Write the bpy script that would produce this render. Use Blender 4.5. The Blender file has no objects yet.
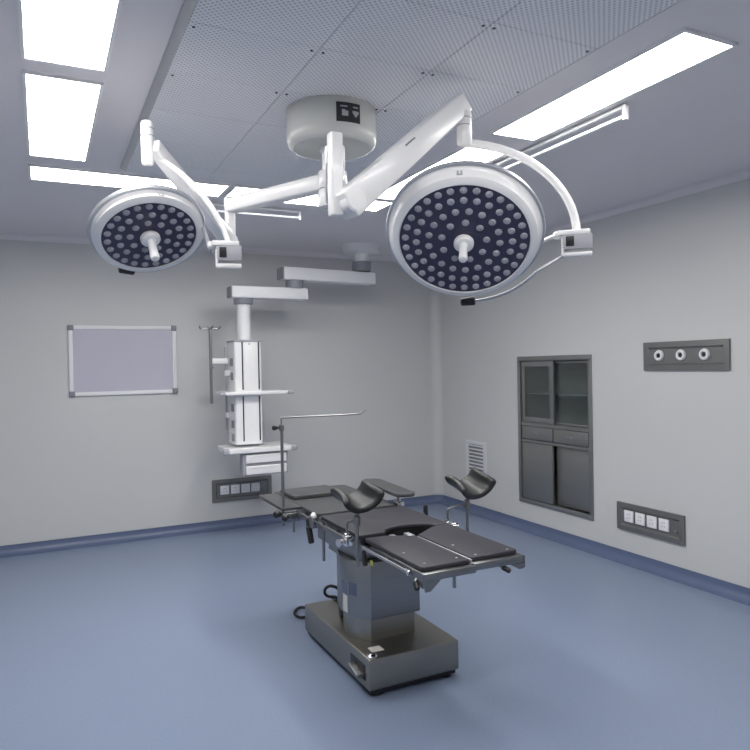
import bpy, bmesh, math, random
from mathutils import Vector, Matrix
random.seed(4)
V = Vector
COL = bpy.context.scene.collection
PI = math.pi
R = math.radians

# ------------------------------------------------------------------ materials
def new_mat(name):
    m = bpy.data.materials.new(name); m.use_nodes = True
    return m, m.node_tree.nodes, m.node_tree.links, m.node_tree.nodes['Principled BSDF']

def srgb(r, g, b):
    f = lambda c: (c/255/12.92) if c/255 <= .04045 else ((c/255+.055)/1.055)**2.4
    return (f(r), f(g), f(b), 1)

def mat(name, col, rough=.5, metal=0., var=.0, scale=8., bump=0., bscale=200., stretch=None, coat=0., spec=None):
    """plain surface with faint procedural tone variation and fine bump"""
    m, n, l, p = new_mat(name)
    p.inputs['Roughness'].default_value = rough
    p.inputs['Metallic'].default_value = metal
    if coat: p.inputs['Coat Weight'].default_value = coat
    if spec is not None: p.inputs['Specular IOR Level'].default_value = spec
    tc = n.new('ShaderNodeTexCoord'); mp = n.new('ShaderNodeMapping')
    l.new(tc.outputs['Object'], mp.inputs['Vector'])
    if stretch: mp.inputs['Scale'].default_value = stretch
    nz = n.new('ShaderNodeTexNoise'); nz.inputs['Scale'].default_value = scale; nz.inputs['Detail'].default_value = 4
    l.new(mp.outputs['Vector'], nz.inputs['Vector'])
    mix = n.new('ShaderNodeMixRGB'); mix.blend_type = 'MIX'
    a = tuple(max(0, c*(1-var)) for c in col[:3])+(1,); b = tuple(min(1, c*(1+var)) for c in col[:3])+(1,)
    mix.inputs['Color1'].default_value = a; mix.inputs['Color2'].default_value = b
    l.new(nz.outputs['Fac'], mix.inputs['Fac']); l.new(mix.outputs['Color'], p.inputs['Base Color'])
    if bump:
        nb = n.new('ShaderNodeTexNoise'); nb.inputs['Scale'].default_value = bscale; nb.inputs['Detail'].default_value = 3
        l.new(mp.outputs['Vector'], nb.inputs['Vector'])
        bp = n.new('ShaderNodeBump'); bp.inputs['Strength'].default_value = bump; bp.inputs['Distance'].default_value = .004
        l.new(nb.outputs['Fac'], bp.inputs['Height']); l.new(bp.outputs['Normal'], p.inputs['Normal'])
    return m

def emit_mat(name, col, strength):
    m, n, l, p = new_mat(name)
    p.inputs['Base Color'].default_value = (.8, .8, .8, 1)
    p.inputs['Emission Color'].default_value = col
    p.inputs['Emission Strength'].default_value = strength
    return m

def glass_mat(name):
    m, n, l, p = new_mat(name); n.remove(p)
    tr = n.new('ShaderNodeBsdfTransparent'); tr.inputs['Color'].default_value = (.82, .86, .85, 1)
    gl = n.new('ShaderNodeBsdfGlossy'); gl.inputs['Roughness'].default_value = .04
    mx = n.new('ShaderNodeMixShader'); mx.inputs[0].default_value = .09
    l.new(tr.outputs[0], mx.inputs[1]); l.new(gl.outputs[0], mx.inputs[2])
    l.new(mx.outputs[0], n['Material Output'].inputs['Surface'])
    return m

def perforated_mat(name):
    m, n, l, p = new_mat(name)
    p.inputs['Roughness'].default_value = .45
    tc = n.new('ShaderNodeTexCoord'); mp = n.new('ShaderNodeMapping')
    mp.inputs['Rotation'].default_value = (0, 0, R(45))
    l.new(tc.outputs['Object'], mp.inputs['Vector'])
    sp = n.new('ShaderNodeVectorMath'); sp.operation = 'SCALE'; sp.inputs['Scale'].default_value = 1/.0165
    l.new(mp.outputs['Vector'], sp.inputs[0])
    fr = n.new('ShaderNodeVectorMath'); fr.operation = 'FRACTION'; l.new(sp.outputs[0], fr.inputs[0])
    sx = n.new('ShaderNodeSeparateXYZ'); l.new(fr.outputs[0], sx.inputs[0])
    cb = n.new('ShaderNodeCombineXYZ'); l.new(sx.outputs['X'], cb.inputs['X']); l.new(sx.outputs['Y'], cb.inputs['Y'])
    ds = n.new('ShaderNodeVectorMath'); ds.operation = 'DISTANCE'; l.new(cb.outputs[0], ds.inputs[0]); ds.inputs[1].default_value = (.5, .5, 0)
    cr = n.new('ShaderNodeValToRGB'); l.new(ds.outputs['Value'], cr.inputs['Fac'])
    cr.color_ramp.elements[0].position = .24; cr.color_ramp.elements[1].position = .32
    cr.color_ramp.elements[0].color = (.50, .50, .53, 1); cr.color_ramp.elements[1].color = (.86, .86, .90, 1)
    l.new(cr.outputs['Color'], p.inputs['Base Color'])
    return m

def floor_mat():
    m, n, l, p = new_mat('blue_vinyl_floor')
    p.inputs['Roughness'].default_value = .34
    tc = n.new('ShaderNodeTexCoord')
    nz = n.new('ShaderNodeTexNoise'); nz.inputs['Scale'].default_value = 1.3; nz.inputs['Detail'].default_value = 3
    l.new(tc.outputs['Object'], nz.inputs['Vector'])
    n2 = n.new('ShaderNodeTexNoise'); n2.inputs['Scale'].default_value = 90; n2.inputs['Detail'].default_value = 2
    l.new(tc.outputs['Object'], n2.inputs['Vector'])
    mx = n.new('ShaderNodeMixRGB'); mx.inputs['Color1'].default_value = FLOOR_A; mx.inputs['Color2'].default_value = FLOOR_B
    l.new(nz.outputs['Fac'], mx.inputs['Fac'])
    m2 = n.new('ShaderNodeMixRGB'); m2.blend_type = 'OVERLAY'; m2.inputs['Fac'].default_value = .12
    l.new(mx.outputs['Color'], m2.inputs['Color1']); l.new(n2.outputs['Fac'], m2.inputs['Color2'])
    l.new(m2.outputs['Color'], p.inputs['Base Color'])
    rr = n.new('ShaderNodeMapRange'); rr.inputs['To Min'].default_value = .26; rr.inputs['To Max'].default_value = .42
    l.new(nz.outputs['Fac'], rr.inputs['Value']); l.new(rr.outputs['Result'], p.inputs['Roughness'])
    return m

FLOOR_A = (.205, .255, .365, 1); FLOOR_B = (.235, .29, .405, 1)
LIGHT = 18.0
M = {}
M['wall'] = mat('wall_panel', (.63, .635, .63, 1), .42, 0, .03, 1.5, .02, 60)
M['ceil'] = mat('ceiling_panel', (.80, .775, .80, 1), .5, 0, .03, 1.2)
M['cove'] = mat('blue_vinyl_skirting', (.115, .15, .255, 1), .35, 0, .06, 4)
M['floor'] = floor_mat()
M['alu'] = mat('aluminium_trim', (.52, .53, .56, 1), .38, .6, .04, 20)
M['aludark'] = mat('dull_aluminium_frame', (.34, .34, .37, 1), .45, .5, .04, 20)
M['light'] = emit_mat('lit_diffuser', (1, .985, .962, 1), LIGHT)
M['white'] = mat('white_enamel', (.88, .87, .87, 1), .28, 0, .02, 10, coat=.25)
M['whiteplastic'] = mat('white_plastic', (.87, .87, .88, 1), .4, 0, .02, 10)
M['canopy'] = mat('cream_white_enamel', (.60, .61, .58, 1), .3, 0, .02, 6, coat=.2)
M['grey'] = mat('grey_plastic', (.25, .26, .29, 1), .45, 0, .04, 20)
M['midgrey'] = mat('light_grey_plastic', (.42, .42, .46, 1), .45, 0, .03, 20)
M['black'] = mat('black_plastic', (.015, .015, .018, 1), .4, 0, .1, 30)
M['steel'] = mat('brushed_steel', (.30, .305, .31, 1), .34, 1, .08, 6, .03, 60, (1, 1, 40))
M['steeldark'] = mat('brushed_steel_base', (.33, .318, .288, 1), .34, 1, .08, 6, .03, 60, (1, 40, 1))
M['cabsteel'] = mat('stainless_cabinet_steel', (.30, .305, .295, 1), .38, .75, .06, 8, .02, 80, (1, 1, 30))
M['cabin'] = mat('cabinet_inner_steel', (.32, .34, .33, 1), .5, .15, .05, 5)
M['panelsteel'] = mat('stainless_panel_steel', (.22, .22, .215, 1), .42, .6, .05, 10, .02, 100)
M['chrome'] = mat('polished_chrome', (.75, .75, .76, 1), .12, 1, .02, 10)
M['pad'] = mat('dark_grey_pad_vinyl', (.030, .029, .039, 1), .52, 0, .06, 30, .06, 350)
M['padback'] = mat('grey_pad_vinyl', (.060, .063, .066, 1), .5, 0, .06, 30, .06, 350)
M['trough'] = mat('black_moulded_pad', (.018, .019, .020, 1), .42, 0, .1, 20, .05, 200)
M['face'] = mat('dark_blue_lens_plate', (.040, .038, .082, 1), .3, 0, .08, 12)
M['led'] = mat('frosted_led_lens', (.38, .38, .43, 1), .25, 0, .1, 60, coat=.3)
M['board'] = mat('whiteboard_surface', (.56, .54, .63, 1), .35, 0, .03, 3)
M['glass'] = glass_mat('cabinet_glass')
M['perf'] = perforated_mat('perforated_metal')
M['bluelabel'] = mat('blue_sticker', (.10, .12, .19, 1), .5, 0, .1, 60)
M['paper'] = mat('paper_label', (.62, .60, .55, 1), .6, 0, .06, 80)
M['yellow'] = mat('yellow_tag', (.42, .40, .10, 1), .5, 0, .1, 60)
M['cord'] = mat('black_cord_rubber', (.012, .013, .016, 1), .5, 0, .1, 40)
M['void'] = mat('dark_recess', (.02, .02, .022, 1), .7, 0, .1, 20)
M['louver'] = mat('white_louver_enamel', (.70, .72, .74, 1), .4, 0, .02, 10)

# ------------------------------------------------------------------ mesh builder (world coordinates in, local out)
ORG = {}
class MB:
    def __init__(s): s.bm = bmesh.new()
    def _merge(s, tmp):
        me = bpy.data.meshes.new('tmp'); tmp.to_mesh(me); s.bm.from_mesh(me); bpy.data.meshes.remove(me); tmp.free(); return s
    def box(s, lo, hi, bev=0., seg=2, M4=None):
        t = bmesh.new(); bmesh.ops.create_cube(t, size=1)
        lo, hi = V(lo), V(hi)
        for v in t.verts:
            v.co = V(((lo[i]+hi[i])/2 + v.co[i]*(hi[i]-lo[i])) for i in range(3))
        if bev: bmesh.ops.bevel(t, geom=list(t.edges), offset=bev, segments=seg, affect='EDGES', profile=.5)
        if M4 is not None: t.transform(M4)
        return s._merge(t)
    def frame(s, c, ax, ay, az, dims, bev=0., seg=2):
        """box of size dims centred at c with axes ax, ay, az"""
        ax, ay, az = V(ax).normalized(), V(ay).normalized(), V(az).normalized()
        m = Matrix((ax, ay, az)).transposed().to_4x4(); m.translation = V(c)
        d = V(dims)/2
        return s.box(-d, d, bev, seg, m)
    def beam(s, p0, p1, w, h, bev=0., up=(0, 0, 1), w1=None, h1=None):
        p0, p1 = V(p0), V(p1); ax = (p1-p0).normalized(); ay = V(up).cross(ax).normalized(); az = ax.cross(ay)
        L = (p1-p0).length; w1 = w1 or w; h1 = h1 or h
        t = bmesh.new(); bmesh.ops.create_cube(t, size=1)
        for v in t.verts:
            f = v.co.x+.5; v.co = V((f*L, v.co.y*(w+(w1-w)*f), v.co.z*(h+(h1-h)*f)))
        if bev: bmesh.ops.bevel(t, geom=list(t.edges), offset=bev, segments=3, affect='EDGES', profile=.5)
        m = Matrix((ax, ay, az)).transposed().to_4x4(); m.translation = p0
        t.transform(m); return s._merge(t)
    def lathe(s, prof, c, axis=(0, 0, 1), seg=40, ref=None):
        """prof: list of (radius, t along axis)"""
        ax = V(axis).normalized()
        r = V(ref) if ref else (V((1, 0, 0)) if abs(ax.x) < .9 else V((0, 1, 0)))
        u = (r-ax*r.dot(ax)).normalized(); w = ax.cross(u); c = V(c)
        t = bmesh.new(); rings = []
        for rad, h in prof:
            if rad < 1e-6: rings.append([t.verts.new(c+ax*h)])
            else: rings.append([t.verts.new(c+ax*h+(u*math.cos(2*PI*k/seg)+w*math.sin(2*PI*k/seg))*rad) for k in range(seg)])
        for a, b in zip(rings[:-1], rings[1:]):
            for k in range(seg):
                k2 = (k+1) % seg
                if len(a) == 1 and len(b) == 1: continue
                if len(a) == 1: t.faces.new((a[0], b[k2], b[k]))
                elif len(b) == 1: t.faces.new((a[k], a[k2], b[0]))
                else: t.faces.new((a[k], a[k2], b[k2], b[k]))
        bmesh.ops.recalc_face_normals(t, faces=t.faces)
        return s._merge(t)
    def cyl(s, p0, p1, r, r1=None, seg=20, bev=.0):
        p0, p1 = V(p0), V(p1); L = (p1-p0).length; r1 = r if r1 is None else r1
        b = min(bev, L/3)
        pr = [(0, 0), (r-b, 0), (r, b), (r1, L-b), (r1-b, L), (0, L)] if b else [(0, 0), (r, 0), (r1, L), (0, L)]
        return s.lathe(pr, p0, p1-p0, seg)
    def tube(s, pts, r, seg=10, smooth=0, closed=False, rz=None, up=None):
        pts = [V(p) for p in pts]
        for _ in range(smooth):
            q = [pts[0]]
            for a, b in zip(pts[:-1], pts[1:]): q += [a*.75+b*.25, a*.25+b*.75]
            q.append(pts[-1]); pts = q
        n = len(pts); t = bmesh.new(); rings = []
        tan = lambda i: ((pts[(i+1) % n]-pts[i-1]) if closed else (pts[min(i+1, n-1)]-pts[max(i-1, 0)])).normalized()
        d0 = tan(0); r0 = V(up) if up else (V((0, 0, 1)) if abs(d0.z) < .9 else V((1, 0, 0)))
        u = (r0-d0*r0.dot(d0)).normalized()
        for i in range(n):
            d = tan(i); u = (u-d*u.dot(d)).normalized(); w = d.cross(u)
            ra = r[i] if isinstance(r, (list, tuple)) else r; rb = rz if rz else ra
            rings.append([t.verts.new(pts[i]+u*math.cos(2*PI*k/seg)*rb+w*math.sin(2*PI*k/seg)*ra) for k in range(seg)])
        for i in range(n if closed else n-1):
            a, b = rings[i], rings[(i+1) % n]
            for k in range(seg): t.faces.new((a[k], a[(k+1) % seg], b[(k+1) % seg], b[k]))
        if not closed:
            t.faces.new(rings[0][::-1]); t.faces.new(rings[-1])
        bmesh.ops.recalc_face_normals(t, faces=t.faces)
        return s._merge(t)
    def prism(s, poly, z0, z1, bev=0., seg=3, M4=None):
        """poly in xy, extruded z0..z1; top and bottom rims rounded by bev"""
        t = bmesh.new()
        a = [t.verts.new((p[0], p[1], z0)) for p in poly]; b = [t.verts.new((p[0], p[1], z1)) for p in poly]
        n = len(poly); t.faces.new(a[::-1]); t.faces.new(b)
        for k in range(n): t.faces.new((a[k], a[(k+1) % n], b[(k+1) % n], b[k]))
        bmesh.ops.recalc_face_normals(t, faces=t.faces)
        if bev:
            es = [e for e in t.edges if abs(e.verts[0].co.z-e.verts[1].co.z) < 1e-7]
            bmesh.ops.bevel(t, geom=es, offset=bev, segments=seg, affect='EDGES', profile=.5)
        if M4 is not None: t.transform(M4)
        return s._merge(t)
    def build(s, name, m, parent=None, angle=38, label=None):
        bm = s.bm
        bmesh.ops.triangulate(bm, faces=[f for f in bm.faces if len(f.verts) > 4 and False] or [])
        for f in bm.faces: f.smooth = True
        for e in bm.edges:
            if len(e.link_faces) != 2 or e.calc_face_angle(0) > R(angle): e.smooth = False
        o = V((0, 0, 0))
        if parent is not None: o = ORG[parent.name]
        elif getattr(s, 'org', None): o = V(s.org)
        bmesh.ops.translate(bm, verts=bm.verts, vec=-o)
        me = bpy.data.meshes.new(name); bm.to_mesh(me); bm.free()
        me.materials.append(m)
        ob = bpy.data.objects.new(name, me); COL.objects.link(ob)
        if parent is not None: ob.parent = parent
        else: ob.location = o
        ORG[ob.name] = o
        if label: ob['label'] = label
        return ob

def thing(name, loc, label, cat, group=None):
    o = bpy.data.objects.new(name, None); COL.objects.link(o); o.location = loc
    o.empty_display_size = .1
    o['label'] = label; o['category'] = cat
    if group: o['group'] = group
    ORG[o.name] = V(loc); return o
def tag(o, label, cat, group=None):
    o['label'] = label; o['category'] = cat
    if group: o['group'] = group
    return o
def struct(o): o['kind'] = 'structure'; return o
def rrect(x0, y0, x1, y1, r, n=5):
    pts = []
    for cx, cy, a0 in ((x1-r, y1-r, 0), (x0+r, y1-r, 90), (x0+r, y0+r, 180), (x1-r, y0+r, 270)):
        for k in range(n+1):
            a = R(a0+90*k/n); pts.append((cx+r*math.cos(a), cy+r*math.sin(a)))
    return pts

# ------------------------------------------------------------------ the room
XL, XR, YF, YB, ZC = -1.75, 4.147, -1.0, 6.757, 2.82
CABY0, CABY1, CABZ0, CABZ1 = 4.305, 5.268, .272, 1.650
CR = .13                                                  # radius of the rounded room corner
struct(MB().box((XL, YF, -.12), (XR, YB, 0)).build('floor', M['floor']))
struct(MB().box((XL-.15, YF-.15, ZC), (XR+.45, YB+.15, ZC+.12)).build('ceiling', M['ceil']))
struct(MB().box((XL-.15, YB, 0), (XR+.45, YB+.15, ZC)).build('wall_back', M['wall']))
struct(MB().box((XL-.15, YF-.15, 0), (XR+.45, YF, ZC)).build('wall_front', M['wall']))
struct(MB().box((XL-.15, YF, 0), (XL, YB, ZC)).build('wall_left', M['wall']))
w = MB()
w.box((XR, YF, 0), (XR+.45, CABY0, ZC)); w.box((XR, CABY1, 0), (XR+.45, YB, ZC))
w.box((XR, CABY0, 0), (XR+.45, CABY1, CABZ0)); w.box((XR, CABY0, CABZ1), (XR+.45, CABY1, ZC))
struct(w.build('wall_right', M['wall']))

def sweep(path, prof, name, m):
    """path: (x, y, nx, ny) with inward normal; prof: (inward distance, z)"""
    t = bmesh.new(); rings = []
    for x, y, nx, ny in path:
        rings.append([t.verts.new((x+nx*d, y+ny*d, z)) for d, z in prof])
    n = len(prof)
    for a, b in zip(rings[:-1], rings[1:]):
        for k in range(n): t.faces.new((a[k], a[(k+1) % n], b[(k+1) % n], b[k]))
    t.faces.new(rings[0][::-1]); t.faces.new(rings[-1])
    bmesh.ops.recalc_face_normals(t, faces=t.faces)
    return struct(MB()._merge(t).build(name, m))
e = .0015
def corner_path(r):
    p = []
    for k in range(9):
        a = R(90-90*k/8); nx, ny = -math.cos(a), -math.sin(a)
        p.append((XR-r+r*math.cos(a)-0, YB-r+r*math.sin(a), nx, ny))
    return p
cv = [(0, .088), (.006, .088), (.007, .055), (.014, .032), (.028, .016), (.05, .006), (.075, .0025), (.075, .0005), (0, .0005)]
sweep([(XL+.002, YB-e, 0, -1), (XR-CR-.001, YB-e, 0, -1)], cv, 'baseboard_back', M['cove'])
sweep(corner_path(CR), [(d-.0, z) for d, z in cv], 'baseboard_corner', M['cove'])
sweep([(XR-e, YB-CR-.001, -1, 0), (XR-e, YF+.002, -1, 0)], cv, 'baseboard_right', M['cove'])
# rounded fillet that closes the vertical corner
def fillet_poly(r, n=10):
    pts = [(XR, YB)]
    for k in range(n+1):
        a = R(90-90*k/n); pts.append((XR-r+r*math.cos(a), YB-r+r*math.sin(a)))
    return pts
struct(MB().prism(fillet_poly(.10), .088, ZC-.001).build('trim_1', M['alu' if False else 'wall']))
# concave cove trim under the ceiling
cc = [(0, ZC-.0005), (0, ZC-.05), (.003, ZC-.05)]+[(.047-.044*math.cos(R(a)), ZC-.05+.047*math.sin(R(a))) for a in (15, 30, 45, 60, 75, 90)]
cc[-1] = (.05, ZC-.003); cc.append((.05, ZC-.0005))
sweep([(XL+.002, YB-e, 0, -1), (XR-.101, YB-e, 0, -1)], cc, 'trim_2', M['ceil'])
sweep([(XR-e, YB-.101, -1, 0), (XR-e, YF+.002, -1, 0)], cc, 'trim_3', M['ceil'])

# ------------------------------------------------------------------ ceiling light panels
def ceiling_light(x0, y0, x1, y1, label, grp='lit ceiling panels'):
    t = thing('ceiling_light', ((x0+x1)/2, (y0+y1)/2, ZC-.012), label, 'ceiling light', grp)
    f = MB(); b = .014
    for lo, hi in (((x0-b, y0-b), (x1+b, y0)), ((x0-b, y1), (x1+b, y1+b)), ((x0-b, y0), (x0, y1)), ((x1, y0), (x1+b, y1))):
        f.box(lo+(ZC-.012,), hi+(ZC-.0005,))
    f.build('light_frame', M['whiteplastic'], t)
    MB().box((x0+.0005, y0+.0005, ZC-.009), (x1-.0005, y1-.0005, ZC-.002)).build('diffuser', M['light'], t)
ceiling_light(-.03, 1.74, .252, 2.93, 'lit panel in the left ceiling row, nearest the camera')
ceiling_light(-.03, 3.085, .250, 4.225, 'long lit ceiling panel at left, above the smaller round lamp')
ceiling_light(-.03, 4.455, 1.137, 4.745, 'lit panel left in the far ceiling row, behind the smaller round lamp')
ceiling_light(1.192, 4.455, 2.37, 4.745, 'lit panel right in the far ceiling row, behind the middle lamp post')
ceiling_light(2.158, 3.15, 2.425, 4.37, 'lit ceiling panel directly above the larger round lamp')
ceiling_light(2.158, 1.74, 2.425, 2.92, 'long lit ceiling panel at upper right beside the slim tube fixture')
ceiling_light(-.03, .80, 1.137, 1.08, 'left lit panel of the row above the camera')
ceiling_light(1.192, .80, 2.37, 1.08, 'right lit panel of the row above the camera')

# ------------------------------------------------------------------ perforated air supply panel in the middle
PX0, PX1, PY0, PY1 = .478, 1.928, 1.33, 4.28
ap = thing('air_supply_panel', ((PX0+PX1)/2, (PY0+PY1)/2, ZC-.03), 'large perforated metal air supply panel in the middle of the ceiling', 'ceiling panel')
def flange(ax0, ay0, ax1, ay1):
    t = bmesh.new(); fw = .028
    # sloped frame strip from outer edge at the ceiling to the inner edge 3 cm lower
    o = [(PX0-fw, PY0-fw), (PX1+fw, PY0-fw), (PX1+fw, PY1+fw), (PX0-fw, PY1+fw)]
    i = [(PX0, PY0), (PX1, PY0), (PX1, PY1), (PX0, PY1)]
    return o, i
o_, i_ = flange(0, 0, 0, 0)
t = bmesh.new()
ra = [t.verts.new((x, y, ZC-.0005)) for x, y in o_]; rb = [t.verts.new((x, y, ZC-.010)) for x, y in o_]
rc = [t.verts.new((x, y, ZC-.030)) for x, y in i_]; rd = [t.verts.new((x, y, ZC-.0005)) for x, y in i_]
for A, B in ((ra, rb), (rb, rc), (rc, rd), (rd, ra)):
    for k in range(4): t.faces.new((A[k], A[(k+1) % 4], B[(k+1) % 4], B[k]))
bmesh.ops.recalc_face_normals(t, faces=t.faces)
MB()._merge(t).build('panel_frame', M['alu'], ap)
cw = (PX1-PX0)/3; rows = [1.33, 1.52, 1.94, 2.36, 2.785, 3.21, 3.635, 4.06, 4.28]
for j in range(len(rows)-1):
    for i in range(3):
        x0, x1 = PX0+i*cw+.0012, PX0+(i+1)*cw-.0012; y0, y1 = rows[j]+.0012, rows[j+1]-.0012
        pp = MB().box((x0, y0, ZC-.030), (x1, y1, ZC-.012), .002, 1).build('perforated_panel', M['perf'], ap)
        if j in (2, 3, 4) :
            for sx in (x0+.022, x1-.022):
                MB().lathe([(0, .0), (.006, .0), (.006, -.002), (.004, -.0035), (0, -.0035)], (sx, y0+.03, ZC-.030), (0, 0, 1), 10).build('screw', M['black'], pp)

# ------------------------------------------------------------------ slim tube fixtures
def tube_lamp(p0, p1, label):
    p0, p1 = V(p0), V(p1); d = (p1-p0).normalized()
    t = thing('tube_lamp', ((p0.x+p1.x)/2, (p0.y+p1.y)/2, ZC), label, 'tube lamp')
    MB().beam(p0+V((0, 0, .045)), p1+V((0, 0, .045)), .024, .016, .004).build('batten', M['whiteplastic'], t)
    MB().cyl(p0+d*.02, p1-d*.02, .0085, seg=14).build('glass_tube', M['whiteplastic'], t)
    for p, s in ((p0, 1), (p1, -1)):
        MB().frame(p+d*s*.012+V((0, 0, .016)), d, d.cross(V((0, 0, 1))), (0, 0, 1), (.018, .026, .070), .004).build('end_bracket', M['white'], t)
tube_lamp((2.50, 2.335, ZC-.062), (2.50, 3.52, ZC-.062), 'slim white tube fixture on the ceiling behind the larger round lamp')
tube_lamp((.98, 4.965, ZC-.062), (1.83, 4.965, ZC-.062), 'slim white tube fixture on the ceiling behind the far light row')

# ------------------------------------------------------------------ surgical lights
CAMP = V((0, 0, 1.60))
SP = V((1.243, 2.935, 0))
cn = thing('ceiling_canopy', (SP.x, SP.y, ZC-.03), 'round cream white ceiling canopy with a black badge, carrying both lamp arms', 'ceiling mount')
zt = ZC-.031; zb = 2.617; cr_ = .208
canopy = MB().lathe([(0, zt), (cr_, zt), (cr_+.002, zb+.05), (cr_, zb+.03), (cr_-.006, zb+.013), (cr_-.018, zb+.003), (cr_-.03, zb), (cr_-.036, zb+.004), (0, zb+.004)], (SP.x, SP.y, 0), (0, 0, 1), 64).build('canopy_drum', M['canopy'], cn)
MB().lathe([(0, zb+.003), (.058, zb+.003), (.058, zb-.012), (.048, zb-.016), (.048, 2.36), (.044, 2.352), (0, 2.352)], (SP.x, SP.y, 0), (0, 0, 1), 32).build('spindle', M['white'], cn)
def drum_patch(a0, a1, z0, z1, off, name, m, parent, n=8):
    t = bmesh.new(); rr = cr_+off; ri = rr-.004
    g = []
    for k in range(n+1):
        a = a0+(a1-a0)*k/n; c, s = math.cos(a), math.sin(a)
        g.append([t.verts.new((SP.x+rr*c, SP.y+rr*s, z0)), t.verts.new((SP.x+rr*c, SP.y+rr*s, z1)), t.verts.new((SP.x+ri*c, SP.y+ri*s, z1)), t.verts.new((SP.x+ri*c, SP.y+ri*s, z0))])
    for A, B in zip(g[:-1], g[1:]):
        for k in range(4): t.faces.new((A[k], B[k], B[(k+1) % 4], A[(k+1) % 4]))
    t.faces.new(g[0]); t.faces.new(g[-1][::-1]); bmesh.ops.recalc_face_normals(t, faces=t.faces)
    return MB()._merge(t)
av = math.atan2(-SP.y, -SP.x)                             # direction of the camera seen from the canopy
A0, A1 = av+R(6), av+R(37)
BZ0, BZ1 = 2.675, 2.760
bd = drum_patch(A0, A1, BZ0, BZ1, .004, 'badge', None, None).build('badge', M['black'], canopy, label='black badge with two pale marks')
def bpos(u0, u1, v0, v1): return A0+(A1-A0)*u0, A0+(A1-A0)*u1, BZ0+(BZ1-BZ0)*v0, BZ0+(BZ1-BZ0)*v1
for marks in (((.16, .44, .76, .82), (.22, .29, .30, .62), (.285, .36, .44, .62), (.28, .47, .30, .45), (.37, .47, .40, .56)), ((.68, .90, .76, .82), (.66, .92, .46, .60), (.70, .88, .38, .47), (.75, .83, .30, .39))):
    line, rest = marks[0], marks[1:]
    drum_patch(*bpos(*line), .0055, '', None, None, 3).build('badge_line', M['midgrey'], canopy)
    mk = MB()
    for q_ in rest:
        q = drum_patch(*bpos(*q_), .0055, '', None, None, 3); me = bpy.data.meshes.new('x'); q.bm.to_mesh(me); mk.bm.from_mesh(me); bpy.data.meshes.remove(me)
    mk.build('badge_mark', M['midgrey'], canopy)

def yaw_post(mb, c, z0, z1, r, cap=True):
    return mb.lathe([(0, z0), (r-.012, z0), (r-.004, z0+.004), (r, z0+.014), (r, z1-.014), (r-.004, z1-.004), (r-.012, z1), (0, z1)], (c[0], c[1], 0), (0, 0, 1), 28)

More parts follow.
